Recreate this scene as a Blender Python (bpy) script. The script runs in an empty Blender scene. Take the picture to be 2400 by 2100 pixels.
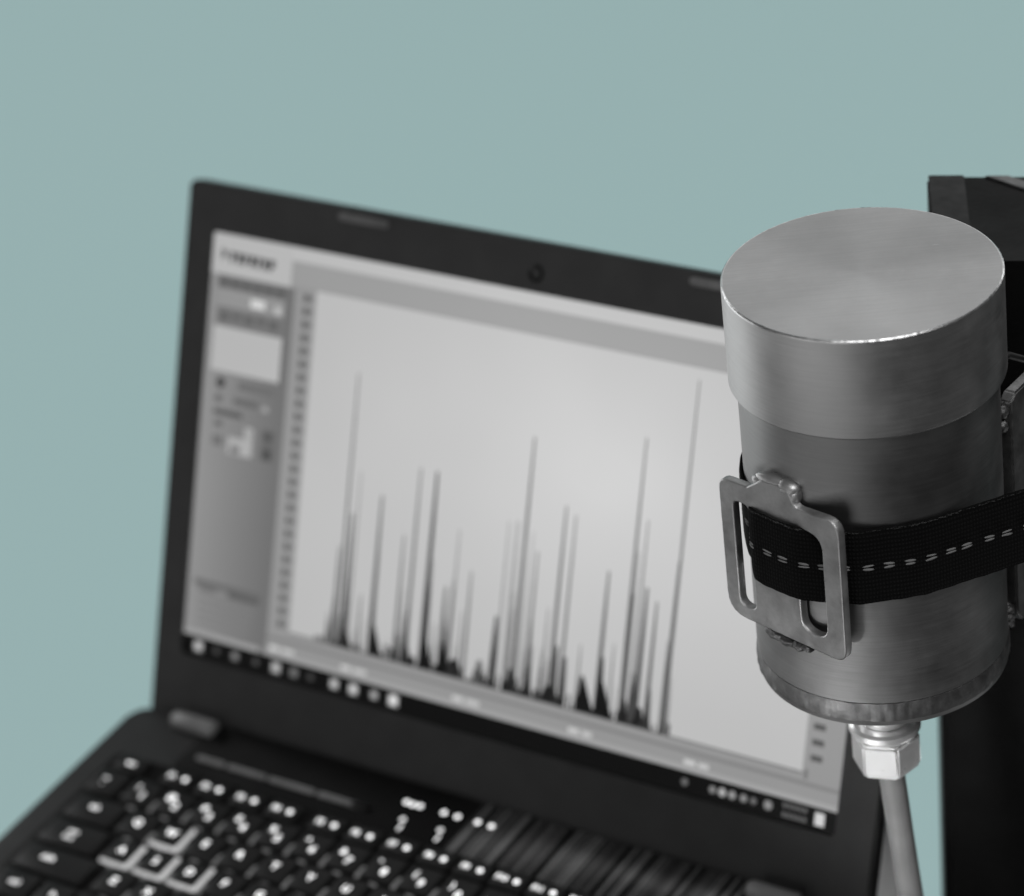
import bpy, bmesh, math, random
from mathutils import Matrix, Vector, noise
random.seed(4)
sc = bpy.context.scene
COL = sc.collection
MM = 0.001
R = math.radians

# ------------------------------------------------------------------ camera
CAM_POS = Vector((786.609, -848.873, 922.402)) * MM
CAM_R = Matrix(((0.81765333, 0.54668087, -0.18050777),
                (-0.18282994, 0.54387899, 0.8190048),
                (0.54590864, -0.63665977, 0.5446541)))
cam_data = bpy.data.cameras.new('camera')
cam = bpy.data.objects.new('camera', cam_data)
COL.objects.link(cam)
cam.matrix_world = Matrix.Translation(CAM_POS) @ CAM_R.transposed().to_4x4()
cam_data.sensor_fit = 'HORIZONTAL'
cam_data.sensor_width = 36.0
cam_data.lens = 120.0
cam_data.clip_start = 0.05
cam_data.clip_end = 60.0
cam_data.dof.use_dof = True
cam_data.dof.focus_distance = 1.185
cam_data.dof.aperture_fstop = 7.0
cam_data.dof.aperture_blades = 7
sc.camera = cam
RIGHT, UP, BACK = (Vector(CAM_R[i]) for i in range(3))
FWD = -BACK

# ------------------------------------------------------------------ world, lamps, exposure
world = bpy.data.worlds.new('World')
sc.world = world
world.use_nodes = True
world.node_tree.nodes['Background'].inputs[0].default_value = (0.5, 0.5, 0.5, 1)
world.node_tree.nodes['Background'].inputs[1].default_value = 0.10

def area(name, loc, target, sx, sy, power):
    d = bpy.data.lights.new(name, 'AREA')
    d.shape = 'RECTANGLE'; d.size = sx; d.size_y = sy; d.energy = power
    o = bpy.data.objects.new(name, d); COL.objects.link(o)
    o.location = loc
    o.rotation_euler = (Vector(target) - Vector(loc)).to_track_quat('-Z', 'Y').to_euler()
    return o
DET = Vector((0.235, -0.015, 0.25))
# the detector's own frame (columns: right, away from viewer, along its axis)
DET_R = Matrix(((0.82591003, -0.56251984, 0.03800063),
                (0.55827243, 0.82536674, 0.08427127),
                (-0.07876872, -0.04838579, 0.99571798)))
DX, DY, DZ = (Vector([DET_R[r][c] for r in range(3)]) for c in range(3))
area('cap_fill', DET + DY * 1.9 + DZ * 1.5 + DX * 0.15, DET, 1.1, 1.2, 4.8)  # unseen lamp added behind and above, for the cap face reflection
area('side_fill', DET - DX * 1.6 + DY * 1.1 - DZ * 0.4, DET, 1.6, 1.4, 11)  # unseen lamp added for the bright strip on the cylinder's left
area('front_fill', DET - DX * 1.5 - DY * 1.7 - DZ * 0.6, DET, 2.4, 2.0, 9.5)  # unseen low lamp added so the cylinder wall has something to reflect
area('camera_fill', CAM_POS + UP * 0.75 + RIGHT * 0.2 + BACK * 0.2, Vector((0.08, 0, 0.1)), 1.0, 1.0, 15)  # unseen fill added by the camera to lift the bezel and grey bar
NUT = DET - DZ * 0.13
low = area('nut_fill', NUT - DX * 0.35 - DY * 0.45 - DZ * 0.12, NUT - DZ * 0.015, 0.16, 0.16, 0.064)  # small unseen lamp added to whiten the nut
low.data.spread = R(16)

BACKDROP_C = CAM_POS + FWD * 6.0
for sx in (-1, 1):
    for sy in (-1, 1):
        area('backdrop_lamp', BACKDROP_C - FWD * 3.0 + RIGHT * sx * 2.2 + UP * sy * 2.0, BACKDROP_C, 0.8, 0.8, 33.2)  # unseen lamps added to light the backdrop evenly

sc.view_settings.view_transform = 'Standard'
sc.view_settings.look = 'None'
sc.view_settings.exposure = 0
sc.view_settings.gamma = 1
sc.view_settings.use_curve_mapping = False
sc.render.engine = 'CYCLES'
sc.cycles.use_denoising = True
sc.cycles.max_bounces = 8

# ------------------------------------------------------------------ materials
def s2l(v):
    v /= 255.0
    return v / 12.92 if v <= 0.04045 else ((v + 0.055) / 1.055) ** 2.4

class NT:
    def __init__(self, name):
        self.m = bpy.data.materials.new(name); self.m.use_nodes = True
        self.t = self.m.node_tree; self.b = self.t.nodes['Principled BSDF']
    def n(self, kind, **kw):
        nd = self.t.nodes.new(kind)
        for k, v in kw.items():
            if k.startswith('i_'):
                nd.inputs[k[2:].replace('_', ' ')].default_value = v
            else:
                setattr(nd, k, v)
        return nd
    def l(self, a, b): self.t.links.new(a, b)
    def set(self, **kw):
        for k, v in kw.items():
            key = k.replace('_', ' ')
            if key in ('Base Color', 'Emission Color') and not isinstance(v, tuple): v = (v, v, v, 1)
            self.b.inputs[key].default_value = v
        return self
    def coord(self, scale=(1, 1, 1), rot=(0, 0, 0)):
        tc = self.n('ShaderNodeTexCoord'); mp = self.n('ShaderNodeMapping')
        mp.inputs['Scale'].default_value = scale; mp.inputs['Rotation'].default_value = rot
        self.l(tc.outputs['Object'], mp.inputs['Vector'])
        return mp.outputs['Vector']
    def noise(self, vec, scale, detail=3, rough=0.55):
        nd = self.n('ShaderNodeTexNoise'); nd.inputs['Scale'].default_value = scale
        nd.inputs['Detail'].default_value = detail; nd.inputs['Roughness'].default_value = rough
        self.l(vec, nd.inputs['Vector']); return nd.outputs['Fac']
    def ramp(self, fac, a, b, lo=0.3, hi=0.7):
        mr = self.n('ShaderNodeMapRange'); self.l(fac, mr.inputs['Value'])
        mr.inputs['From Min'].default_value = lo; mr.inputs['From Max'].default_value = hi
        mr.inputs['To Min'].default_value = a; mr.inputs['To Max'].default_value = b
        return mr.outputs['Result']
    def grey(self, fac, sock='Base Color'):
        cb = self.n('ShaderNodeCombineColor')
        for i in range(3): self.l(fac, cb.inputs[i])
        self.l(cb.outputs[0], self.b.inputs[sock])
    def mul(self, a, b, op='MULTIPLY'):
        nd = self.n('ShaderNodeMath', operation=op)
        for i, x in enumerate((a, b)):
            if isinstance(x, (int, float)): nd.inputs[i].default_value = x
            else: self.l(x, nd.inputs[i])
        return nd.outputs[0]
    def bump(self, fac, dist, strength=1.0):
        b = self.n('ShaderNodeBump'); b.inputs['Distance'].default_value = dist; b.inputs['Strength'].default_value = strength
        self.l(fac, b.inputs['Height']); self.l(b.outputs[0], self.b.inputs['Normal'])

def plastic(name, col, rough, var=0.25, bump=0.00004, scale=900, spec=0.5):
    k = NT(name).set(Roughness=rough, **{'Specular_IOR_Level': spec})
    v = k.coord()
    k.grey(k.ramp(k.noise(v, 60, 4), col * (1 - var), col * (1 + var)))
    k.l(k.ramp(k.noise(v, 25, 4), rough * 0.85, min(1, rough * 1.2)), k.b.inputs['Roughness'])
    if bump: k.bump(k.noise(v, scale, 2), bump)
    return k.m

def steel_turned(name, base=0.52, rough=0.36, aniso=0.6, radial=False, patch=1.5):
    """machined steel: fine turning lines, smudges, oily patches"""
    k = NT(name).set(Metallic=1.0, Anisotropic=aniso)
    tg = k.n('ShaderNodeTangent', direction_type='RADIAL', axis='Z')
    k.l(tg.outputs[0], k.b.inputs['Tangent'])
    v = k.coord()
    smudge = k.noise(v, 38, 5, 0.6)
    big = k.noise(v, 14, 3, 0.5)
    if radial:
        ln = k.noise(k.coord((40, 900, 1), (0, 0, R(-12))), 1.0, 3)
    else:
        ln = k.noise(k.coord((60, 60, 1500)), 1.0, 3)
    a = k.ramp(smudge, base * (1 - .10 * patch), base * (1 + .08 * patch))
    b = k.ramp(big, 1 - .12 * patch, 1 + .07 * patch)
    c = k.ramp(ln, 0.93, 1.07)
    if radial:
        nick = k.ramp(k.noise(k.coord((70, 620, 1), (0, 0, R(38))), 1.0, 1), 1.0, 1.5, .76, .80)
        c = k.mul(c, nick)
    k.grey(k.mul(k.mul(a, b), c))
    k.l(k.mul(k.ramp(smudge, rough * 0.88, rough * 1.18), k.ramp(ln, .96, 1.04)), k.b.inputs['Roughness'])
    k.bump(ln, 0.000012)
    return k.m

def steel_rough(name, base=0.4, rough=0.5, bump=0.0003, scale=240, var=.2):
    k = NT(name).set(Metallic=1.0)
    v = k.coord()
    f = k.noise(v, scale, 5, 0.65)
    k.grey(k.ramp(f, base * (1 - var), base * (1 + var)))
    k.l(k.ramp(k.noise(v, 90, 3), rough * .8, rough * 1.2), k.b.inputs['Roughness'])
    k.bump(f, bump)
    return k.m

M = {}
k = NT('backdrop_paper').set(Roughness=1.0, **{'Specular_IOR_Level': 0.0})
k.b.inputs['Base Color'].default_value = (s2l(152) * 1.55, s2l(178) * 1.55, s2l(177.8) * 1.55, 1)
M['backdrop'] = k.m
M['cap_top'] = steel_turned('turned_steel_face', 0.50, 0.42, 0.5, True, 2.2)
M['cap'] = steel_turned('turned_steel_wall', 0.50, 0.46, 0.3)
M['edge'] = steel_rough('burred_steel_edge', 0.62, 0.34, 0.00006, 300, .2)
M['body'] = steel_turned('rolled_steel_tube', 0.31, 0.46, 0.3)
M['weld'] = steel_rough('weld_steel', 0.18, 0.55, 0.00022, 200, .3)
M['plate'] = steel_rough('cut_steel_plate', 0.5, 0.48, 0.00008, 300, .12)
M['lug'] = steel_rough('dark_steel_lug', 0.26, 0.5, 0.00012, 300, .2)
k = NT('nickel_fitting').set(Metallic=0.7, Roughness=0.3)
v = k.coord(); f = k.noise(v, 420, 4, .6)
k.grey(k.ramp(f, .55, .95, .28, .37)); k.l(k.ramp(f, .45, .3, .32, .5), k.b.inputs['Roughness'])
k.bump(k.noise(v, 160, 3), .00006)
M['nickel'] = k.m
M['tube'] = plastic('grey_conduit', 0.22, 0.4, .12, .00004, 500)
M['bar'] = plastic('pale_grey_paint', 0.82, 0.6, .06, .00005, 500)
M['post'] = plastic('black_post_paint', 0.0025, 0.5, .5, .0002, 300, .22)
M['post_plate'] = steel_rough('dull_grey_plate', 0.065, 0.55, .0001, 260, .12)
# webbing strap
k = NT('black_webbing').set(Roughness=0.9, **{'Specular_IOR_Level': 0.12})
tc = k.n('ShaderNodeUVMap'); mp = k.n('ShaderNodeMapping'); k.l(tc.outputs[0], mp.inputs[0])
wv = k.n('ShaderNodeTexWave', wave_type='BANDS', bands_direction='X'); wv.inputs['Scale'].default_value = 260
wv.inputs['Distortion'].default_value = 2.0; wv.inputs['Detail'].default_value = 2
k.l(mp.outputs[0], wv.inputs[0])
wv2 = k.n('ShaderNodeTexWave', wave_type='BANDS', bands_direction='Y'); wv2.inputs['Scale'].default_value = 190
k.l(mp.outputs[0], wv2.inputs[0])
h = k.mul(wv.outputs['Fac'], wv2.outputs['Fac'])
k.grey(k.ramp(h, .0025, .009, 0, 1)); k.bump(h, .0003)
M['strap'] = k.m
M['thread'] = plastic('grey_thread', 0.18, 0.75, .3, .0002, 1500)
M['selvage'] = plastic('dark_selvage_thread', 0.045, 0.8, .5, 0)
# laptop
M['bezel'] = plastic('bezel_plastic', 0.036, 0.55, .12, .00003, 1500, .3)
M['shell'] = plastic('lid_shell', 0.02, 0.45)
M['base'] = plastic('base_plastic', 0.013, 0.52, .15, .00003, 1500, .35)
M['rubber'] = plastic('rubber', 0.12, 0.7)
M['hinge'] = plastic('hinge_cover', 0.2, 0.42)
M['key'] = plastic('key_plastic', 0.009, 0.5, .2, .00002, 2000, .4)
M['well'] = plastic('well_plastic', 0.003, 0.6, .25, .00004, 900, .15)
M['lens'] = plastic('camera_lens', 0.003, 0.15, .1, 0)
k = NT('brushed_deck').set(Metallic=0.75)
st = k.noise(k.coord((210, 1.0, 1)), 1.0, 3, .6)
st2 = k.noise(k.coord((60, .8, 1)), 1.0, 2, .5)
f = k.mul(k.ramp(st, 0, 1, .42, .6), k.ramp(st2, .45, 1, .4, .6))
k.grey(k.ramp(f, .004, .34, 0, .8)); k.l(k.ramp(f, .24, .3, 0, 1), k.b.inputs['Roughness'])
k.bump(st, .00002)
M['deck'] = k.m
def glow(name, col, s, base=0.5):
    return NT(name).set(Base_Color=base, Emission_Color=col, Emission_Strength=s, Roughness=0.4).m
M['legend'] = glow('backlit_legend', 1.0, 1.8)
M['legend_dim'] = glow('backlit_legend_side', 1.0, 1.1)
M['key_side'] = glow('translucent_key_side', 1.0, 0.34)
M['backlight'] = glow('key_backlight', 1.0, 0.11, .1)
k = NT('lcd_panel').set(Base_Color=0.004, Roughness=0.42, Specular_IOR_Level=0.22)
at = k.n('ShaderNodeVertexColor', layer_name='picture')
k.l(at.outputs['Color'], k.b.inputs['Emission Color']); tc = k.n('ShaderNodeTexCoord'); mp = k.n('ShaderNodeMapping', vector_type='TEXTURE')   # off-axis screen falloff painted into the emission, brightest at upper right
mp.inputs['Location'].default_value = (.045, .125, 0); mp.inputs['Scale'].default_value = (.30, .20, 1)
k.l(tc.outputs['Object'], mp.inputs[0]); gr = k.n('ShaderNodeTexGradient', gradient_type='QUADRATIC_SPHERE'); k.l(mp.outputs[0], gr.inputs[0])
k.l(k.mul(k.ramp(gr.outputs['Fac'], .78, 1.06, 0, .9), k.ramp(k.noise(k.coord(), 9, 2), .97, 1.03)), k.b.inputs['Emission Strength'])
M['lcd'] = k.m

# ------------------------------------------------------------------ builders
def link(name, mesh, mat=None, parent=None, loc=None, rot=None):
    o = bpy.data.objects.new(name, mesh); COL.objects.link(o)
    if mat is not None:
        for m in (mat if isinstance(mat, (list, tuple)) else [mat]):
            if mesh is not None and m.name not in [x.name for x in mesh.materials if x]: mesh.materials.append(m)
    if parent: o.parent = parent
    if loc is not None: o.location = loc
    if rot is not None: o.rotation_euler = rot
    return o
def empty(name, mw):
    o = bpy.data.objects.new(name, None); o.empty_display_size = .02; COL.objects.link(o); o.matrix_world = mw; return o
def tag(o, label, cat, group=None):
    o['label'] = label; o['category'] = cat
    if group: o['group'] = group
def done(bm, smooth=40):
    me = bpy.data.meshes.new('mesh')
    bmesh.ops.recalc_face_normals(bm, faces=bm.faces)
    bm.to_mesh(me); bm.free()
    if smooth:
        me.polygons.foreach_set('use_smooth', [True] * len(me.polygons))
        me.set_sharp_from_angle(angle=R(smooth))
    return me
def sc_mm(bm): bmesh.ops.scale(bm, vec=(MM, MM, MM), verts=bm.verts)
def box(x0, x1, y0, y1, z0, z1, bev=0.0, seg=2):
    bm = bmesh.new()
    bmesh.ops.create_cube(bm, size=1)
    for v in bm.verts:
        v.co = Vector(((x0 + x1) / 2 + v.co.x * (x1 - x0), (y0 + y1) / 2 + v.co.y * (y1 - y0), (z0 + z1) / 2 + v.co.z * (z1 - z0)))
    if bev: bmesh.ops.bevel(bm, geom=bm.edges[:], offset=bev, segments=seg, affect='EDGES', profile=.6)
    sc_mm(bm); return done(bm)
def rrect(x0, x1, y0, y1, r, n=6):
    p = []
    for cx, cy, a0 in ((x1 - r, y1 - r, 0), (x0 + r, y1 - r, 90), (x0 + r, y0 + r, 180), (x1 - r, y0 + r, 270)):
        for i in range(n + 1):
            a = R(a0 + 90 * i / n); p.append((cx + r * math.cos(a), cy + r * math.sin(a)))
    return p
def prism(pts, z0, z1, bev=0.0, seg=2):
    bm = bmesh.new()
    b = [bm.verts.new((x, y, z0)) for x, y in pts]; t = [bm.verts.new((x, y, z1)) for x, y in pts]
    bm.faces.new(b[::-1]); f = bm.faces.new(t); n = len(pts)
    for i in range(n): bm.faces.new((b[i], b[(i + 1) % n], t[(i + 1) % n], t[i]))
    if bev: bmesh.ops.bevel(bm, geom=list(f.edges), offset=bev, segments=seg, affect='EDGES', profile=.6)
    sc_mm(bm); return done(bm)
def ring(outer, inner, z0, z1, bev=0.3):
    """flat frame: outer and inner loops of equal length"""
    bm = bmesh.new(); n = len(outer)
    L = [[bm.verts.new((x, y, z)) for x, y in lp] for lp, z in ((outer, z0), (outer, z1 - bev), ([(x * .9995, y) for x, y in outer], z1), (inner, z1), ([(x, y) for x, y in inner], z1 - bev), (inner, z0 - .2))]
    for a, b in zip(L, L[1:]):
        for i in range(n): bm.faces.new((a[i], a[(i + 1) % n], b[(i + 1) % n], b[i]))
    sc_mm(bm); return done(bm)
def lathe(prof, n=128, wob=None, close=True):
    """prof: (r, z) list, top to bottom; wob(ang, i) -> dr"""
    bm = bmesh.new(); rows = []
    for i, (r, z) in enumerate(prof):
        if r < 1e-6: rows.append([bm.verts.new((0, 0, z))]); continue
        rw = []
        for j in range(n):
            a = 2 * math.pi * j / n; dr, dz = wob(a, i) if wob else (0, 0)
            rw.append(bm.verts.new(((r + dr) * math.cos(a), (r + dr) * math.sin(a), z + dz)))
        rows.append(rw)
    for a, b in zip(rows, rows[1:]):
        for j in range(n):
            q = [a[j % len(a)], a[(j + 1) % len(a)], b[(j + 1) % len(b)], b[j % len(b)]]
            q = list(dict.fromkeys(q))
            if len(q) > 2: bm.faces.new(q)
    sc_mm(bm); return done(bm, 30)
def tube(path, rad, n=16, cap=True):
    bm = bmesh.new(); rows = []
    P = [Vector(p) for p in path]
    for i, p in enumerate(P):
        d = (P[min(i + 1, len(P) - 1)] - P[max(i - 1, 0)]).normalized()
        u = d.cross(Vector((0, 1, 0.013))); u = u.normalized() if u.length > 1e-4 else Vector((1, 0, 0)); w = d.cross(u)
        r = rad(i) if callable(rad) else rad
        rows.append([bm.verts.new(p + (u * math.cos(2 * math.pi * j / n) + w * math.sin(2 * math.pi * j / n)) * r) for j in range(n)])
    for a, b in zip(rows, rows[1:]):
        for j in range(n): bm.faces.new((a[j], a[(j + 1) % n], b[(j + 1) % n], b[j]))
    if cap: bm.faces.new(rows[0]); bm.faces.new(rows[-1])
    sc_mm(bm); return done(bm, 50)
def lump(seed, size, n=3, rough=.25, freq=3.0):
    """an uneven weld blob, size = (x, y, z) half extents in mm"""
    bm = bmesh.new(); bmesh.ops.create_icosphere(bm, subdivisions=n, radius=1)
    for v in bm.verts:
        d = 1 + rough * noise.noise(v.co * freq + Vector((seed, seed * 1.7, 0)))
        v.co = Vector((v.co.x * size[0], v.co.y * size[1], v.co.z * size[2])) * d
    sc_mm(bm); return done(bm, 80)
def catmull(pts, n=8):
    P = [Vector(p) for p in pts]; out = []
    for i in range(len(P) - 1):
        a, b, c, d = P[max(i - 1, 0)], P[i], P[i + 1], P[min(i + 2, len(P) - 1)]
        for j in range(n):
            t = j / n
            out.append(.5 * ((2 * b) + (c - a) * t + (2 * a - 5 * b + 4 * c - d) * t * t + (3 * b - a - 3 * c + d) * t ** 3))
    out.append(P[-1]); return out
def text_mesh(body, size, bold=0.0):
    cu = bpy.data.curves.new('txt', 'FONT'); cu.body = body; cu.size = size; cu.align_x = 'CENTER'; cu.align_y = 'CENTER'
    cu.offset = bold; cu.resolution_u = 2
    o = bpy.data.objects.new('txt', cu); COL.objects.link(o)
    bpy.context.view_layer.update()
    me = bpy.data.meshes.new_from_object(o.evaluated_get(bpy.context.evaluated_depsgraph_get()))
    bpy.data.objects.remove(o); bpy.data.curves.remove(cu)
    me.materials.clear()
    return me

# ------------------------------------------------------------------ the setting: a teal paper backdrop
bm = bmesh.new()
vs = [bm.verts.new(BACKDROP_C + RIGHT * x + UP * y) for x, y in ((-7, -5), (7, -5), (7, 6), (-7, 6))]
bm.faces.new(vs)
o = link('backdrop', done(bm, 0), M['backdrop']); o['kind'] = 'structure'

# ------------------------------------------------------------------ laptop
LBASE = Vector((0, -0.132, -0.022))
laptop = empty('laptop', Matrix.Translation(LBASE))
tag(laptop, 'open black laptop showing a spectrum of dark peaks on its bright screen', 'laptop')
OFF = -LBASE
TH = 0.4802                    # lid leans back this far from upright
SB = 25.73                     # hinge to lower edge of the picture
SW, SH = 343.6, 194.6          # picture size
LROT = (math.pi / 2 - TH, 0, 0)
def Lpart(name, mesh, mat, parent=laptop): return link(name, mesh, mat, parent, OFF)
lid = link('lid', prism(rrect(-187.2, 190, -9, 241.8, 2.6), -6.5, 0.0, 0.8), M['shell'], laptop, OFF, LROT)
def lidpart(name, mesh, mat, loc=(0, 0, 0)):
    return link(name, mesh, mat, lid, Vector(loc) * MM)
lidpart('bezel', ring(rrect(-186.7, 189.5, -8.5, 241.3, 2.5), rrect(-172, 172, SB - .4, SB + SH + .3, 2.5), 0.02, 1.4), M['bezel'])
lidpart('webcam', lathe([(0, .5), (2.2, .5), (2.3, 1.55), (3.6, 1.7), (3.8, 1.3)], 32), M['lens'], (2.8, SB + 203, 0))
for x0 in (-102, 78):
    lidpart('rubber_bumper', prism(rrect(x0, x0 + 27, SB + 210, SB + 213.6, 1.7), 1.3, 2.3, .4), M['rubber'])

# the picture on the screen: one sheet of flat patches
class Picture:
    def __init__(self): self.v, self.f, self.c = [], [], []
    def poly(self, pts, g, lay):
        b = len(self.v)
        self.v += [(x * MM, y * MM, (0.1 + .02 * lay) * MM) for x, y in pts]
        self.f.append(list(range(b, b + len(pts)))); self.c.append(s2l(g))
    def rect(self, x0, x1, y0, y1, g, lay=1): self.poly([(x0, y0), (x1, y0), (x1, y1), (x0, y1)], g, lay)
    def disc(self, x, y, r, g, lay=3):
        self.poly([(x + r * math.cos(i * math.pi / 6), y + r * math.sin(i * math.pi / 6)) for i in range(12)], g, lay)
    def mesh(self):
        me = bpy.data.meshes.new('picture'); me.from_pydata(self.v, [], self.f)
        at = me.color_attributes.new('picture', 'FLOAT_COLOR', 'CORNER'); i = 0
        for f, c in zip(self.f, self.c):
            for _ in f: at.data[i].color = (c, c, c, 1); i += 1
        return me
p = Picture()
p.rect(-SW / 2, SW / 2, 0, SH, 160, 0)                 # window grey
p.rect(-SW / 2, SW / 2, 0, 9.6, 4, 1)                  # task bar
p.rect(-SW / 2, SW / 2, 188.4, SH, 203, 1)             # light title strip
p.rect(-126, SW / 2, 177.5, 188.4, 168, 1)
p.rect(-SW / 2, -126.5, 176.3, SH, 200, 2)             # logo field
for i in range(12): p.rect(-SW / 2 + i * 45.3 / 12, -SW / 2 + (i + 1) * 45.3 / 12, 9.6, 176.3, 158 - i * 3.2, 1)   # side panel, interface gradient darkening to the right
p.rect(-128.5, -124, 9.6, 176, 122, 2)                 # panel divider
p.rect(-111.8, 153.5, 22.5, 177, 203, 2)               # plot
p.rect(-SW / 2, SW / 2, 9.6, 12, 176, 2)
p.rect(-124, SW / 2, 17.2, 18.8, 138, 2)
p.rect(-111.8, 153.5, 21.9, 22.7, 120, 3)
# dark logo glyphs
random.seed(9)
for i in range(2): p.rect(-166.5 + i * 1.6, -165.4 + i * 1.8, 183 + i * 1.2, 188 - i, 20, 4)
x = -161.5
for i in range(7):
    w = random.uniform(2.4, 3.4); y = 184.6 - i * .1
    p.rect(x, x + 1.3, y - 2.5, y + 2.5, 10, 4); p.rect(x, x + w, y + 1.0, y + 2.5, 15, 5)
    p.rect(x, x + w * .9, y - .9, y + .5, 20, 5)
    if i % 2: p.rect(x + w - .9, x + w, y - 2.5, y + 2.2, 15, 4)
    x += w + .9
# side panel fields
p.rect(-167.5, -126.8, 170.2, 176.2, 118, 3)
for i in range(6): p.rect(-166 + i * 6.4, -162 + i * 6.4, 171.5, 173.6, 92, 4)
p.rect(-167, -129, 162, 170, 160, 3)
p.rect(-148, -140, 163.8, 167.6, 232, 4); p.rect(-134.5, -130.5, 163.2, 166.4, 205, 4)
p.rect(-167, -129, 153.6, 162, 128, 3)
for i in range(5): p.rect(-165 + i * 7, -160 + i * 7, 156 + (i % 2), 159.5, 104, 4)
p.rect(-168, -129, 132.8, 153, 199, 3)
p.disc(-161.7, 127.6, 2.6, 70, 4); p.disc(-162.3, 120.4, 2.0, 108, 4)
p.rect(-151.5, -131, 126, 129.6, 118, 4); p.rect(-153.5, -139.5, 119, 122.2, 112, 4)
p.rect(-137, -133.5, 118.5, 121, 172, 4)
p.rect(-164.5, -148, 113, 115.6, 96, 4); p.rect(-163.5, -159, 107.5, 110.5, 112, 4)
p.rect(-164, -158, 99, 103.5, 120, 4)
p.rect(-155, -141, 96.5, 104, 186, 4); p.rect(-146, -141, 104, 110, 180, 4)
p.rect(-153, -148, 97, 100.5, 130, 5)
p.rect(-136, -128.5, 96.5, 111, 112, 4); p.rect(-135, -130, 97.5, 102, 84, 5); p.rect(-135, -130, 106, 109.5, 92, 5)
p.rect(-168, -129, 33.4, 36.2, 116, 3); p.rect(-148, -130, 30.6, 34, 104, 4); p.rect(-165, -155, 30.8, 33.2, 120, 4)
for i in range(4): p.rect(-165, -135 + i, 16 + i * 3.6, 17.2 + i * 3.6, 136, 4)
# axis numbers
for i in range(26):
    y = 173 - i * 5.9
    if y > 24: p.rect(-118.6, -115.8, y - 1.6, y + 1.6, 98, 4); p.rect(-115.2, -113.4, y - 1.4, y + 1.4, 128, 4)
for i in range(22):
    y = 168 - i * 6.6
    if y > 26: p.rect(156.5, 162, y - 1.3, y + 1.3, 92, 4)
p.rect(154.5, 156, 20, 24, 120, 4)
for a, b in ((-122, -108), (-81.5, -67.5), (-20.5, -6.3), (40, 52), (98, 110)):
    p.rect(a, a + 5.5, 12.6, 14.6, 222, 4); p.rect(a + 7, b, 12.6, 14.6, 214, 4)
# spectrum peaks: x, top, width, grey
PK = [(-87.6, 67, 2.2, 150), (-88.0, 44, 2.6, 110), (-82.0, 83, 2.6, 118), (-85.2, 145, 1.4, 110), (-82.0, 55, 3.0, 70), (-79.4, 102, 1.2, 172),
      (-73.8, 48, 1.8, 160), (-66.9, 94, 2.3, 105), (-66.4, 45, 2.8, 72), (-53.4, 79, 1.8, 138), (-53.0, 36, 3.0, 80), (-47.6, 110, 1.8, 128), (-47.8, 48, 3, 72),
      (-38.8, 110, 2.8, 70), (-38.4, 60, 3.6, 40), (-36.6, 30, 4.5, 20), (-29.0, 61, 2.4, 100), (-28.6, 37, 3.4, 40), (-24.5, 87, 1.3, 165), (-25.2, 62, 1.6, 110), (-21.2, 30.5, 8, 35),
      (-16.4, 70.5, 1.8, 145), (-8, 33, 5, 130), (-1.4, 54, 3.2, 66), (-1.2, 38, 3.6, 28), (0.6, 96, 1.2, 172), (5.0, 97, 1.5, 150), (9.4, 134, 2.0, 118), (9.6, 80, 2.4, 100), (9, 33, 6, 60),
      (16.4, 86, 1.7, 140), (16.6, 56, 2.4, 100), (17.4, 36, 4, 55), (24.4, 63, 1.3, 160), (28.6, 108, 2.0, 122), (30.6, 48, 3.0, 86), (33.8, 105, 1.6, 140), (35.2, 44, 3.0, 64), (29, 30, 9, 40),
      (42.4, 51, 1.4, 160), (52.6, 85, 2.2, 110), (53.6, 48, 3.4, 50), (58.8, 55, 1.2, 150), (64.4, 144, 1.7, 125), (65.6, 78, 2.2, 105), (69.2, 110, 1.4, 150), (72.0, 82, 2.6, 86), (69.5, 45, 3.0, 86), (66, 33, 4, 46), (74, 31, 5, 40),
      (77.4, 77, 2.0, 118), (78, 40, 3.0, 84), (86.2, 96, 2.4, 82), (86.6, 172, 1.4, 128), (84.6, 62, 1.2, 150)]
for i, (x, t, w, g) in enumerate(PK):                 # each peak a needle that flares at its foot
    h = t - 22.6; e = .36 if h > 100 else .55 if h > 20 else .8
    p.poly([(x - w * e, 22.6), (x + w * e, 22.6), (x + w * .5, 22.6 + h * .3), (x + w * .34, 22.6 + h * .75), (x + w * .2, t), (x - w * .2, t), (x - w * .34, 22.6 + h * .75), (x - w * .5, 22.6 + h * .3)], g * .82, 6 + i * .1)
random.seed(17)
for i in range(70):
    x0_, t0_, w0_, g0_ = random.choice(PK); x = x0_ + random.gauss(0, 2.6); h = (t0_ - 22.6) * random.uniform(.15, .7); w = random.uniform(.35, .8)
    p.poly([(x - w, 22.6), (x + w, 22.6), (x + w * .25, 22.6 + h), (x - w * .25, 22.6 + h)], random.choice((60, 90, 125, 150)), 5.5 + i * .005)
for x, h, w in ((-64.5, 14, 6), (-47, 12, 4), (-36.5, 16, 5), (-27, 15, 6), (46.0, 16, 8), (55.4, 17, 8), (-80, 9, 5)):
    p.poly([(x - w * .42, 22.6), (x + w * .75, 22.6), (x - w * .12, 22.6 + h), (x - w * .3, 22.6 + h * .9)], 14, 13)
random.seed(5)
x = -97
while x < 90:                                          # low noise along the base line
    h = random.uniform(.8, 6.5) * (1 if x > -60 else .5); p.rect(x, x + random.uniform(.6, 1.6), 22.4, 22.6 + h, random.choice((6, 20, 50)), 14); x += random.uniform(1.2, 2.6)
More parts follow.
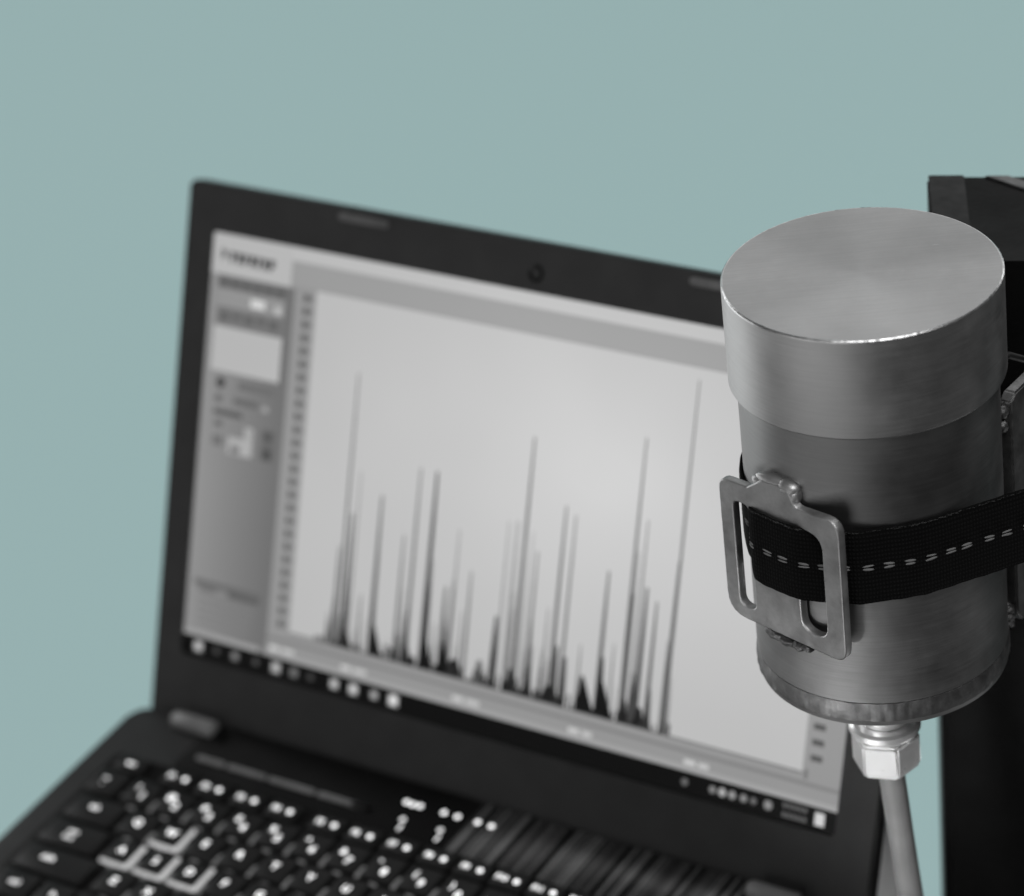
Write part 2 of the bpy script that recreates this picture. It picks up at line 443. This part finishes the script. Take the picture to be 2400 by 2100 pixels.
# task bar icons
for x, r, g in ((-162.7, 2.6, 190), (-152, 1.7, 70), (-141.2, 2.2, 120), (-129.1, 1.7, 75), (-117.5, 2.7, 175), (-107.2, 2.5, 105), (-97.7, 1.9, 62), (-84.4, 2.4, 185), (-73.7, 2.6, 195), (-62.2, 2.1, 160), (-51.6, 2.8, 215)):
    p.rect(x - r, x + r, 5 - r, 5 + r, g * .75, 3); p.disc(x, 5, r * .8, min(255, g * 1.15), 4)
for x, r, g in ((99.4, 1.5, 120), (112.9, 1.5, 150), (117.6, 1.8, 190), (122.4, 1.7, 165), (127.9, 1.6, 150), (132.6, 1.4, 120), (139.6, 2.0, 150)): p.disc(x, 5, r, g, 4)
for y in (3, 7): 
    for i in range(5): p.rect(146.5 + i * 2.4, 148 + i * 2.4, y - 1, y + 1, 110, 4)
p.rect(161.6, 166, 2.2, 7.6, 225, 4)
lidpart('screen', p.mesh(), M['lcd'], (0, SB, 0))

# base, deck, hinges
base = Lpart('base', prism([(x, y) for x, y in rrect(-191, 191, -262, -5, 9)], -21, 0, 1.6, 3), M['base'])
def basepart(name, mesh, mat, loc=(0, 0, 0), parent=None): return link(name, mesh, mat, parent or base, Vector(loc) * MM)
basepart('vent_panel', prism(rrect(-147, 4, -36.5, -4.0, 2), -.5, .3, .15), M['well'])
basepart('deck_plate', prism(rrect(4.6, 140, -36.5, -4.0, 2), -.5, .35, .15), M['deck'])
basepart('keyboard_well', prism(rrect(-178, 178, -139, -37, 4), -.5, .15, .1), M['well'])
basepart('palm_rest', prism(rrect(-183, 183, -258, -142, 5), -.5, .3, .15), M['deck'])
basepart('touchpad', prism(rrect(-75, 35, -232, -152, 4), .2, .5, .15), M['base'])
random.seed(21)
x = -139
while x < -46:                                         # vent louvres: short raised bars along the deck
    w = random.choice((16, 22, 26)); basepart('vent_bar', prism(rrect(x, min(x + w, -46), -28.6, -25.6, 1.2), .2, 1.3, .4), M['rubber'] if x > -60 else M['hinge']); x += w + 1.6
for cx in (-154, 152):
    o = link('hinge', tube([(cx - 11.5, -9.5, 1.5), (cx - 11, -9.5, 1.5), (cx + 11, -9.5, 1.5), (cx + 11.5, -9.5, 1.5)], lambda i: 4.2 if i in (1, 2) else 3.6, 20), M['hinge'], laptop, OFF)
    link('hinge_neck', box(cx - 9, cx + 9, -9.5, 0.5, -2, 2.4, .8), M['shell'], o)

# keyboard
KEYMESH = {}
def keycap(w, d, side):
    key = (round(w, 1), round(d, 1), side)
    if key not in KEYMESH:
        bm = bmesh.new()
        lo = [bm.verts.new((x, y, .2)) for x, y in rrect(-w / 2, w / 2, -d / 2, d / 2, 1.1, 2)]
        q = 1.1 if side else .35
        mi = [bm.verts.new((x, y, 2.0)) for x, y in rrect(-w / 2 + q, w / 2 - q, -d / 2 + q, d / 2 - q, 1.1, 2)]
        q += .4
        hi = [bm.verts.new((x, y, 2.2)) for x, y in rrect(-w / 2 + q, w / 2 - q, -d / 2 + q, d / 2 - q, 1.0, 2)]
        n = len(lo)
        for a, b, m in ((lo, mi, 1), (mi, hi, 0)):
            for i in range(n):
                f = bm.faces.new((a[i], a[(i + 1) % n], b[(i + 1) % n], b[i])); f.material_index = m
        bm.faces.new(hi)
        sc_mm(bm); me = done(bm, 30)
        me.materials.append(M['key']); me.materials.append(M['key_side'] if side else M['key'])
        KEYMESH[key] = me
    return KEYMESH[key]
GLYPH = {}
def glyph(t, size, mat):
    if (t, size, mat) not in GLYPH:
        me = text_mesh(t, size * MM, .00008 if size < 4 else .00012); me.materials.append(M[mat]); GLYPH[(t, size, mat)] = me
    return GLYPH[(t, size, mat)]
def join(parts):
    """parts: list of (mesh, dx, dy) -> one mesh, keeps material order legend / dim"""
    bm = bmesh.new()
    for me, dx, dy, mi in parts:
        n0 = len(bm.verts); f0 = len(bm.faces); bm.from_mesh(me); bm.verts.ensure_lookup_table(); bm.faces.ensure_lookup_table()
        for v in bm.verts[n0:]: v.co.x += dx * MM; v.co.y += dy * MM
        for f in bm.faces[f0:]: f.material_index = mi
    me = bpy.data.meshes.new('legend'); bm.to_mesh(me); bm.free()
    me.materials.append(M['legend']); me.materials.append(M['legend_dim'])
    return me
def dot_mesh(r=1.3):
    bm = bmesh.new(); bmesh.ops.create_circle(bm, cap_ends=True, radius=r * MM, segments=10)
    me = bpy.data.meshes.new('dot'); bm.to_mesh(me); bm.free(); return me
DOT = dot_mesh()
GL = []
def key(x, y, w, d, leg, side=False):
    o = link('key', keycap(w, d, side), None, laptop, OFF + Vector((x, y, 0)) * MM)
    if leg:
        g = link('legend', join([(glyph(t, s, 'legend') if t != '.' else DOT, dx, dy, mi) for t, s, dx, dy, mi in leg]), None, o, (0, 0, 2.23 * MM))
    return o
P, D = 19.2, 15.6
Y = {'F': -43.2, 'N': -57.6, 'Q': -75.4, 'A': -92.9, 'Z': -110.3, 'C': -128.0}
def one(t, s=5.2): return [(t, s, -.4, .6, 0)]
key(-164.3, Y['F'], 15.5, 10.5, [('esc', 3.6, 0, 0, 0)])
fx = [-136.4, -117, -97, -77, -52.6, -33.2, -13.6, 5.8, 24.8, 43.4, 61.8, 80.6]
for i, x in enumerate(fx): key(x, Y['F'], 16, 10.5, [('F%d' % (i + 1), 3.9, -4.0, 0, 0), ('.', 0, 3.6, .1, 0)])
for i, x in enumerate((99.5, 118, 136.5, 155)): key(x, Y['F'], 16, 10.5, [('.', 0, 0, 0, 0)])
key(-166.6, Y['N'], 16.2, D, [('~', 4.5, -2, 2, 0), ('`', 4.5, -2, -3, 1)])
for i, (a, b) in enumerate(zip('1234567890-=', '!@#$%^&*()_+')):
    key(-146.4 + P * i, Y['N'], 16.2, D, [(a, 5.4, 1.6, -2.0, 0), (b, 4.4, -3.4, 2.2, 0)])
key(-146.4 + P * 12.4, Y['N'], 30, D, one('<', 5))
key(-159.5, Y['Q'], 26.5, D, [('tab', 4.2, -1, 1.5, 1)])
for i, a in enumerate('QWERTYUIOP[]'): key(-134.2 + P * i, Y['Q'], 16.2, D, one(a), a == 'W')
key(-134.2 + P * 12.2, Y['Q'], 24, D, one('|'))
key(-157.5, Y['A'], 31, D, [('caps', 3.4, -1.5, 2.2, 1), ('lock', 3.4, -1.5, -1.8, 1)])
for i, a in enumerate("ASDFGHJKL;'"): key(-129.2 + P * i, Y['A'], 16.2, D, one(a), a in 'ASD')
key(-129.2 + P * 11.5, Y['A'], 35, D, one('enter', 4))
key(-153.5, Y['Z'], 39, D, [('shift', 4.2, -5, 1.2, 1)])
for i, a in enumerate('ZXCVBNM,./'): key(-119.6 + P * i, Y['Z'], 16.2, D, one(a if a != '.' else ':'))
key(-119.6 + P * 10.9, Y['Z'], 42, D, one('shift', 4.4))
for x, w, t in ((-162.5, 21, 'ctrl'), (-140, 17, 'fn'), (-121, 16.2, 'win'), (-101.5, 16.2, 'alt'), (-43, 97, ''), (16, 16.2, 'alt'), (36, 16.2, 'fn'), (57, 19, 'ctrl')):
    key(x, Y['C'], w, D, [(t, 4.2, 0, .6, 1)] if t else [])
for i, (x, y, t) in enumerate(((104, Y['C'], '<'), (123, Y['C'], 'v'), (142, Y['C'], '>'), (123, Y['Z'], '^'))): key(x, y, 16.2, D, one(t))
for r, row in enumerate(('789', '456', '123')):
    for i, t in enumerate(row): key(124 + i * 18.2, (Y['N'], Y['Q'], Y['A'])[r], 15.8, D, one(t))
# backlight showing in the gaps beside the keys
bm = bmesh.new()
for row, x0, n in (('N', -146.4, 12), ('Q', -134.2, 12), ('A', -129.2, 10), ('Z', -119.6, 9)):
    for i in range(n):
        x = x0 + P * i + P / 2
        for (cx, cy, w, h) in ((x, Y[row] - 4.2, 2.6, 7.5), (x - 9.6, Y[row] - 8.8, 4.5, 1.6)):
            bm.faces.new([bm.verts.new((a * MM, b * MM, .19 * MM)) for a, b in rrect(cx - w / 2, cx + w / 2, cy - h / 2, cy + h / 2, min(w, h) * .48, 3)])
basepart('key_backlight', done(bm, 0), M['backlight'])
# printed touch keys on the deck
for x, y, a in ((-25.6, -16.5, 1), (-5.8, -16.2, 0), (11.8, -15.9, 0)):
    basepart('touch_key', join([(DOT, -3.6, 0, 0), (DOT, 3.6, 0, 0)] + ([(DOT, 0, -.3, 0)] if a else [])), None, (x, y, .42))
for x, y in ((-23.1, -29.3), (-3.3, -29)):
    basepart('touch_key', join([(glyph('1', 5.2, 'legend'), .8, -2.4, 0), (DOT, -1.0, 2.6, 1)]), None, (x, y, .42))

# ------------------------------------------------------------------ flat grey bar behind the laptop
d = Vector((17.0, -26.4, -36.7)).normalized(); w = (RIGHT - d * RIGHT.dot(d)).normalized(); t = d.cross(w)
P1 = Vector((160.4, 75.9, -2.3))
bm = bmesh.new(); rings = []
for s in (-70, 260):
    c = P1 + d * s - w * 11
    rings.append([bm.verts.new(c + w * a * 11 + t * b * 2.2) for a, b in ((-1, -1), (1, -1), (1, 1), (-1, 1))])
bm.faces.new(rings[0]); bm.faces.new(rings[1])
for i in range(4): bm.faces.new((rings[0][i], rings[0][(i + 1) % 4], rings[1][(i + 1) % 4], rings[1][i]))
bmesh.ops.bevel(bm, geom=bm.edges[:], offset=.7, segments=2, affect='EDGES')
sc_mm(bm)
o = link('support_bar', done(bm), M['bar'])
tag(o, 'pale grey flat bar slanting down between the laptop edge and the round conduit', 'bar')

# ------------------------------------------------------------------ detector
TOP = Vector((238.43757, -11.12855, 316.93305)) * MM
FRAME = Matrix.Translation(TOP) @ DET_R.to_4x4()
BASE_Z = -158.4
det = empty('detector_cylinder', FRAME @ Matrix.Translation((0, 0, BASE_Z * MM)))
tag(det, 'brushed steel detector cylinder with a flat cap, strapped upright beside the laptop', 'detector')
DO = Vector((0, 0, -BASE_Z * MM))
def dpart(name, mesh, mat, parent=det, loc=None): return link(name, mesh, mat, parent, (DO if parent is det else Vector((0, 0, 0))) + (Vector(loc) * MM if loc else Vector((0, 0, 0))))
RC, RB, LC = 48.25, 45.4, 38.0
cap = dpart('cap', lathe([(RC - .1, -.75), (RC, -1.6), (RC, -LC + .6), (RC - .5, -LC), (RB - .5, -LC)], 192), M['cap'])
dpart('cap_face', lathe([(0, 0), (8, 0), (20, 0), (34, 0), (RC - .75, 0)], 192), M['cap_top'], cap)
def burr(a, i):
    v = Vector((math.cos(a) * 26, math.sin(a) * 26, 3.1 * i)); n1 = noise.noise(v); n2 = noise.noise(v * 2.7 + Vector((9, 2, 1)))
    k = max(0, n1) * .9 + max(0, n2) * .5
    return (k * .12, k * .09) if i in (1, 2) else (0, 0)
dpart('cap_edge', lathe([(RC - .8, -.01), (RC - .55, .03), (RC - .08, -.35), (RC + .0, -.8)], 720, burr), M['edge'], cap)
body = dpart('body', lathe([(RB - 2, -LC + 2), (RB, -LC + 1), (RB, -70), (RB, -110), (RB, -146), (RB, -147.7), (RB - .9, -147.9)], 192), M['body'])
def weldwob(a, i):
    n1 = noise.noise(Vector((math.cos(a) * 14, math.sin(a) * 14, i * .8))); n2 = noise.noise(Vector((math.cos(a) * 42, math.sin(a) * 42, i * 1.7)))
    s = math.sin(a * 130) * .10
    return ((n1 * .3 + n2 * .14 + s * .4) * (1 if 1 < i < 6 else .12), (n1 * .3 if i < 2 else 0))
dpart('weld_ring', lathe([(RB - 1.1, -147.8), (RB - .15, -148.2), (RB + .12, -149.8), (RB + .36, -151.6), (RB + .4, -153.8), (RB + .35, -155.3), (RB - .9, -155.9)], 360, weldwob), M['weld'])
dpart('bottom_plate', lathe([(RB - 1.2, -155.4), (RB - .3, -155.8), (RB - .5, -157.6), (RB - 1.6, -158.4), (10, -158.4), (0, -158.4)], 192), M['body'])
for s, ph, zz, sz in ():
    a = R(ph); dpart('weld_bead', lump(s, sz, 4, .14, 1.6), M['body'], det, (-RB * math.sin(a), -RB * math.cos(a), zz)).rotation_euler = (0, 0, -a)
# fitting under the cylinder
AX = Vector((-1.0, 0, 0))
dpart('threaded_stub', lathe([(0, -157), (9.5, -157)] + [(9.5 - (.6 if i % 2 else 0), -159 - i * 1.1) for i in range(28)], 48), M['nickel'], det, AX)
dpart('washer', lathe([(9.0, -186.2), (12.0, -186.4), (13.2, -187.4), (13.3, -189.6), (12.4, -190.8), (9, -191)], 64), M['nickel'], det, AX)
bm = bmesh.new(); rows = []
for r_, z in ((11.2, -191.6), (13.0, -192.6), (13.0, -205.6), (11.6, -207.2), (5, -207.2)):
    rows.append([bm.verts.new((r_ * math.cos(R(60 * i + 45)), r_ * math.sin(R(60 * i + 45)), z)) for i in range(6)])
bm.faces.new(rows[0])
for a, b in zip(rows, rows[1:]):
    for i in range(6): bm.faces.new((a[i], a[(i + 1) % 6], b[(i + 1) % 6], b[i]))
bm.faces.new(rows[-1]); bmesh.ops.bevel(bm, geom=bm.edges[:], offset=.8, segments=4, affect='EDGES'); sc_mm(bm)
dpart('hex_nut', done(bm, 35), M['nickel'], det, AX)
dpart('conduit', tube(catmull([(-.6, 0, -200), (.1, 0, -208), (.8, 0, -216), (2.8, 0, -243), (5.0, 0, -270), (8.5, 1, -310), (14, 3, -360), (20, 6, -420), (24, 8, -540)], 8), 4.9, 28), M['tube'])
# slotted buckle plate welded to the front left of the body
AZ = R(45)
BUCK = Matrix(((math.cos(AZ), 0, -math.sin(AZ), 0), (-math.sin(AZ), 0, -math.cos(AZ), 0), (0, 1, 0, 0), (0, 0, 0, 1)))
def buck(t, off):                                       # plate coordinates -> detector x, y
    return (-off * math.sin(AZ) + t * math.cos(AZ), -(off * math.cos(AZ) + t * math.sin(AZ)))
def fillet(pts, n=5):
    out = []; m = len(pts)
    for i in range(m):
        (x, y, r_), p0, p1 = pts[i], Vector(pts[i - 1][:2]), Vector(pts[(i + 1) % m][:2]); c = Vector((x, y))
        a = (p0 - c).normalized(); b = (p1 - c).normalized(); ang = a.angle(b); q = min(r_ / math.tan(ang / 2), (p0 - c).length * .49, (p1 - c).length * .49)
        A, B = c + a * q, c + b * q
        for j in range(n + 1):
            s = j / n; out.append(((1 - s) ** 2 * A + 2 * s * (1 - s) * c + s * s * B))
    return out
outline = fillet([(-28, -67, 4.5), (-14.6, -66.5, 1.5), (-8, -61.5, 3.5), (4.5, -60.5, 3), (7.6, -67.2, 3.0), (26.8, -66, 6), (26.8, -124, 6), (-28, -123.2, 9)])
slot1 = fillet([(-21.6, -74.3, 3), (-14.4, -74.3, 3), (-14.4, -118, 3.4), (-21.6, -118, 3.4)])
slot2 = fillet([(7.2, -74.3, 3), (18.6, -75.3, 8.5), (18.6, -117, 5.6), (7.2, -117, 5.6)])
cu = bpy.data.curves.new('plate', 'CURVE'); cu.dimensions = '2D'; cu.fill_mode = 'BOTH'; cu.extrude = 1.15 * MM; cu.bevel_depth = .6 * MM; cu.bevel_resolution = 2; cu.offset = -.6 * MM
for lp in (outline, slot1, slot2):
    sp = cu.splines.new('POLY'); sp.points.add(len(lp) - 1); sp.use_cyclic_u = True
    for q, pnt in zip(sp.points, lp): q.co = (pnt[0] * MM, pnt[1] * MM, 0, 1)
to = bpy.data.objects.new('plate', cu); COL.objects.link(to); bpy.context.view_layer.update()
me = bpy.data.meshes.new_from_object(to.evaluated_get(bpy.context.evaluated_depsgraph_get())); bpy.data.objects.remove(to); me.materials.clear()
me.polygons.foreach_set('use_smooth', [True] * len(me.polygons)); me.set_sharp_from_angle(angle=R(35))
plate = link('buckle_plate', me, M['plate'], det)
OFFP = RB + 2.4
plate.matrix_local = Matrix.Translation(DO + Vector((-OFFP * math.sin(AZ), -OFFP * math.cos(AZ), 0)) * MM) @ BUCK
for i, (t_, z_, off, sz) in enumerate(((-3.5, -61.6, -1.4, (8.5, 2.8, 2.6)), (2.6, -62.0, -1.2, (4.6, 3.0, 3.0)), (5.4, -64.6, -1.0, (2.2, 2.6, 3.2)), (-9.5, -63.8, -1.4, (4.5, 2.6, 2.2)),
                                     (-9, -127.2, -1.6, (4.5, 2.2, 2.2)), (-3, -127.6, -1.4, (3.8, 2.2, 2.0)), (2.6, -127.4, -1.4, (3.0, 2.2, 1.9)), (6.5, -126.6, -1.2, (2.2, 2.0, 1.5)))):
    x, y = buck(t_, OFFP + off)
    o = dpart('weld_bead', lump(20 + i, sz, 4, .09 if i < 4 else .24, 1.2 if i < 4 else 2.0), M['weld'] if i > 3 else M['plate'], det, (x, y, z_)); o.rotation_euler = (0, 0, -AZ)
# mounting lug between cylinder and post
bm = bmesh.new()
ax, ay, bx, by = 48.0, 8.0, 86.0, 61.6
tn = Vector((bx - ax, by - ay)).normalized(); nn = Vector((-tn.y, tn.x)) * 2.4
vv = []
for s in (-1, 1):
    vv.append([bm.verts.new((x + nn.x * s, y + nn.y * s, z)) for x, y, z in ((ax, ay, -61), (ax + 3.5 * tn.x, ay + 3.5 * tn.y, -58.5), (bx, by, -58.5), (bx, by, -158), (ax + 3.5 * tn.x, ay + 3.5 * tn.y, -155), (ax, ay, -149))])
bm.faces.new(vv[0][::-1]); bm.faces.new(vv[1])
for i in range(6): bm.faces.new((vv[0][i], vv[0][(i + 1) % 6], vv[1][(i + 1) % 6], vv[1][i]))
bmesh.ops.bevel(bm, geom=bm.edges[:], offset=.7, segments=2, affect='EDGES'); sc_mm(bm)
dpart('mounting_lug', done(bm, 35), M['lug'])
for i, (z_, sz) in enumerate(((-64, (2.6, 2.6, 3.2)), (-70, (2.2, 2.4, 2.6)), (-147.5, (2.3, 2.4, 2.2)), (-150.8, (2.4, 2.6, 2.0)), (-153.6, (2.0, 2.2, 1.8)))):
    dpart('weld_bead', lump(40 + i, sz, 3, .35), M['weld'], det, (46.6, 7.0, z_))
dpart('tie_rod', tube([(47.6, 8, -43.5), (50, 11, -44), (74, 30, -64), (100, 58, -80)], 1.3, 12), M['post_plate'])

# ------------------------------------------------------------------ strap
SZ, SWD, STH = -88.8, 29.6, 1.5
def onc(phi, r): a = R(phi); return (-r * math.sin(a), -r * math.cos(a))
RS = RB + .95
d45 = Vector((math.cos(R(22.5)), math.sin(R(22.5)))); st = Vector(onc(-22.5, RS))
pre = [st + d45 * s for s in (110, 80, 55, 32, 16, 6)]
path = [(161.5, 96), (161.2, 70), (154, 44), (138, 18)] + [tuple(q) for q in pre] + [onc(a, RS) for a in (-22.5, -15, -8, -1)]
path += [buck(t_, o_) for t_, o_ in ((27, RB - 5.4), (21, RB - 1.6), (14.5, RB + 2.0), (8.5, RB + 4.9), (2, RB + 5.5), (-6, RB + 5.4), (-12, RB + 5.0), (-16.2, RB + 1.6), (-19.4, RB - 3.0), (-25, RB - 6.0))]
path += [onc(a, RS) for a in (84, 95, 107, 120, 135, 150, 165)]
path = [Vector((x, y, 0)) for x, y in path]
cv = catmull(path, 7)
S = [0.0]
for a, b in zip(cv, cv[1:]): S.append(S[-1] + (b - a).length)
def frame_at(i):
    d_ = (cv[min(i + 1, len(cv) - 1)] - cv[max(i - 1, 0)]).normalized(); n_ = Vector((0, 0, 1)).cross(d_); return d_, n_
bm = bmesh.new(); uvl = bm.loops.layers.uv.new('UVMap'); rows = []
NW = 14
for i, q in enumerate(cv):
    d_, n_ = frame_at(i); rw = []
    for s, zs in [(1, j / NW) for j in range(NW + 1)] + [(-1, 1 - j / NW) for j in range(NW + 1)]:
        e = noise.noise(Vector((S[i] * .22, zs * 2, 3 + s))) * .5
        z_ = (zs - .5) * SWD + (e if zs in (0, 1) else 0)
        th = STH * .5 * (1 - .55 * (abs(zs - .5) * 2) ** 10)
        bow = .35 * math.cos((zs - .5) * math.pi) + .22 * noise.noise(Vector((S[i] * .08, zs * 2.2, 1)))
        rw.append((bm.verts.new(q + n_ * (s * th - bow * .0) + Vector((0, 0, SZ + z_))), S[i] / 1000, zs * SWD / 1000))
    rows.append(rw)
m = len(rows[0])
for a, b in zip(rows, rows[1:]):
    for j in range(m):
        q = (a[j], a[(j + 1) % m], b[(j + 1) % m], b[j]); f = bm.faces.new([x[0] for x in q])
        for l, x in zip(f.loops, q): l[uvl].uv = (x[1], x[2])
bm.faces.new([x[0] for x in rows[0]]); bm.faces.new([x[0] for x in rows[-1]])
sc_mm(bm)
strap_root = empty('webbing_strap', FRAME @ Matrix.Translation((0, 0, (SZ - SWD / 2) * MM)))
tag(strap_root, 'black webbing strap with a grey stitched centre line, threaded through the buckle plate', 'strap')
SO = Vector((0, 0, -(SZ - SWD / 2) * MM))
link('webbing', done(bm, 50), M['strap'], strap_root, SO)
# outward side of the ribbon: the side away from the axis
bm = bmesh.new(); bmesh.ops.create_icosphere(bm, subdivisions=2, radius=1)
for v in bm.verts: v.co = Vector((v.co.x * 2.15, v.co.y * .32, v.co.z * .46))
sc_mm(bm); stitch_me = done(bm, 80); stitch_me.materials.append(M['thread'])
s = 9.0; random.seed(2)
while s < S[-1] - 60:
    i = max(range(len(S)), key=lambda k: -abs(S[k] - s)); d_, n_ = frame_at(i); q = cv[i]
    if n_.dot(Vector((q.x, q.y, 0))) < 0: n_ = -n_
    ang = math.atan2(d_.y, d_.x)
    for dz in (.62, -.62):
        o = link('stitch', stitch_me, None, strap_root, SO + (q + n_ * (STH * .5 + .05) + Vector((0, 0, SZ + dz + random.uniform(-.12, .12)))) * MM)
        o.rotation_euler = (0, random.uniform(-.10, .10), ang); o.scale = (random.uniform(.82, 1.1), 1, random.uniform(.75, 1.15))
    s += 7.4 + random.uniform(-.35, .35)

bm = bmesh.new(); random.seed(8)
for i in range(0, len(cv) - 40):
    for _ in range(3):
        if random.random() < .45: continue
        d_, n_ = frame_at(i); q = cv[i]
        if n_.dot(Vector((q.x, q.y, 0))) < 0: n_ = -n_
        L_ = random.uniform(.35, 1.1); tl = random.uniform(-.25, .35)
        c = q + n_ * (STH * .28 + .12) + d_ * random.uniform(-.9, .9) + Vector((0, 0, SZ + SWD / 2 - random.uniform(.05, .7)))
        e = (d_ + Vector((0, 0, tl))).normalized() * L_; u = Vector((0, 0, 1)) * .13
        vs = [bm.verts.new(x) for x in (c - e, c + u * .6 + n_ * .08, c + e, c - u * .6 + n_ * .08)]
        top = bm.verts.new(c + n_ * .2)
        for a, b in zip(vs, vs[1:] + vs[:1]): bm.faces.new((a, b, top))
sc_mm(bm); link('selvage_threads', done(bm, 60), M['selvage'], strap_root, SO)

# ------------------------------------------------------------------ post behind the detector
post = empty('dark_post', FRAME @ Matrix.Translation((0.09, 0.096, -0.55)))
tag(post, 'broad matt black post behind the steel cylinder at the right edge', 'post')
PO = Vector((-0.09, -0.096, 0.55))
LEAN = -7.0 / 312
def top_z(x): return -32 - .1 * (x - 34)
bm = bmesh.new(); T_, B_ = [], []
for x, y in ((29.6, 62), (34.4, 130), (160, 130), (160, 62)):
    T_.append(bm.verts.new((x, y, top_z(x)))); zb = -550; B_.append(bm.verts.new((x + LEAN * (550 - 32), y, zb)))
bm.faces.new(T_); bm.faces.new(B_[::-1]); es = []
for i in range(4):
    bm.faces.new((T_[i], T_[(i + 1) % 4], B_[(i + 1) % 4], B_[i]))
bm.edges.ensure_lookup_table()
ve = [e for e in bm.edges if abs(e.verts[0].co.z - e.verts[1].co.z) > 200]
bmesh.ops.bevel(bm, geom=ve, offset=3.5, segments=4, affect='EDGES')
sc_mm(bm)
link('post_body', done(bm, 35), M['post'], post, PO)
def slab(pts, h):
    bm = bmesh.new(); lo = [bm.verts.new((x, y, top_z(x) + .05)) for x, y in pts]; hi = [bm.verts.new((x, y, top_z(x) + h)) for x, y in pts]; n = len(pts)
    bm.faces.new(hi); bm.faces.new(lo[::-1])
    for i in range(n): bm.faces.new((lo[i], lo[(i + 1) % n], hi[(i + 1) % n], hi[i]))
    bmesh.ops.bevel(bm, geom=bm.edges[:], offset=.35, segments=2, affect='EDGES'); sc_mm(bm); return done(bm)
link('edge_plate', slab(((31.0, 64), (34.9, 129.6), (48.4, 129.6), (44.4, 64)), 1.2), M['post_plate'], post, PO)
link('cross_strip', slab(((56.0, 129.6), (65, 129.6), (131, 76), (122, 74)), 1.0), M['lug'], post, PO)
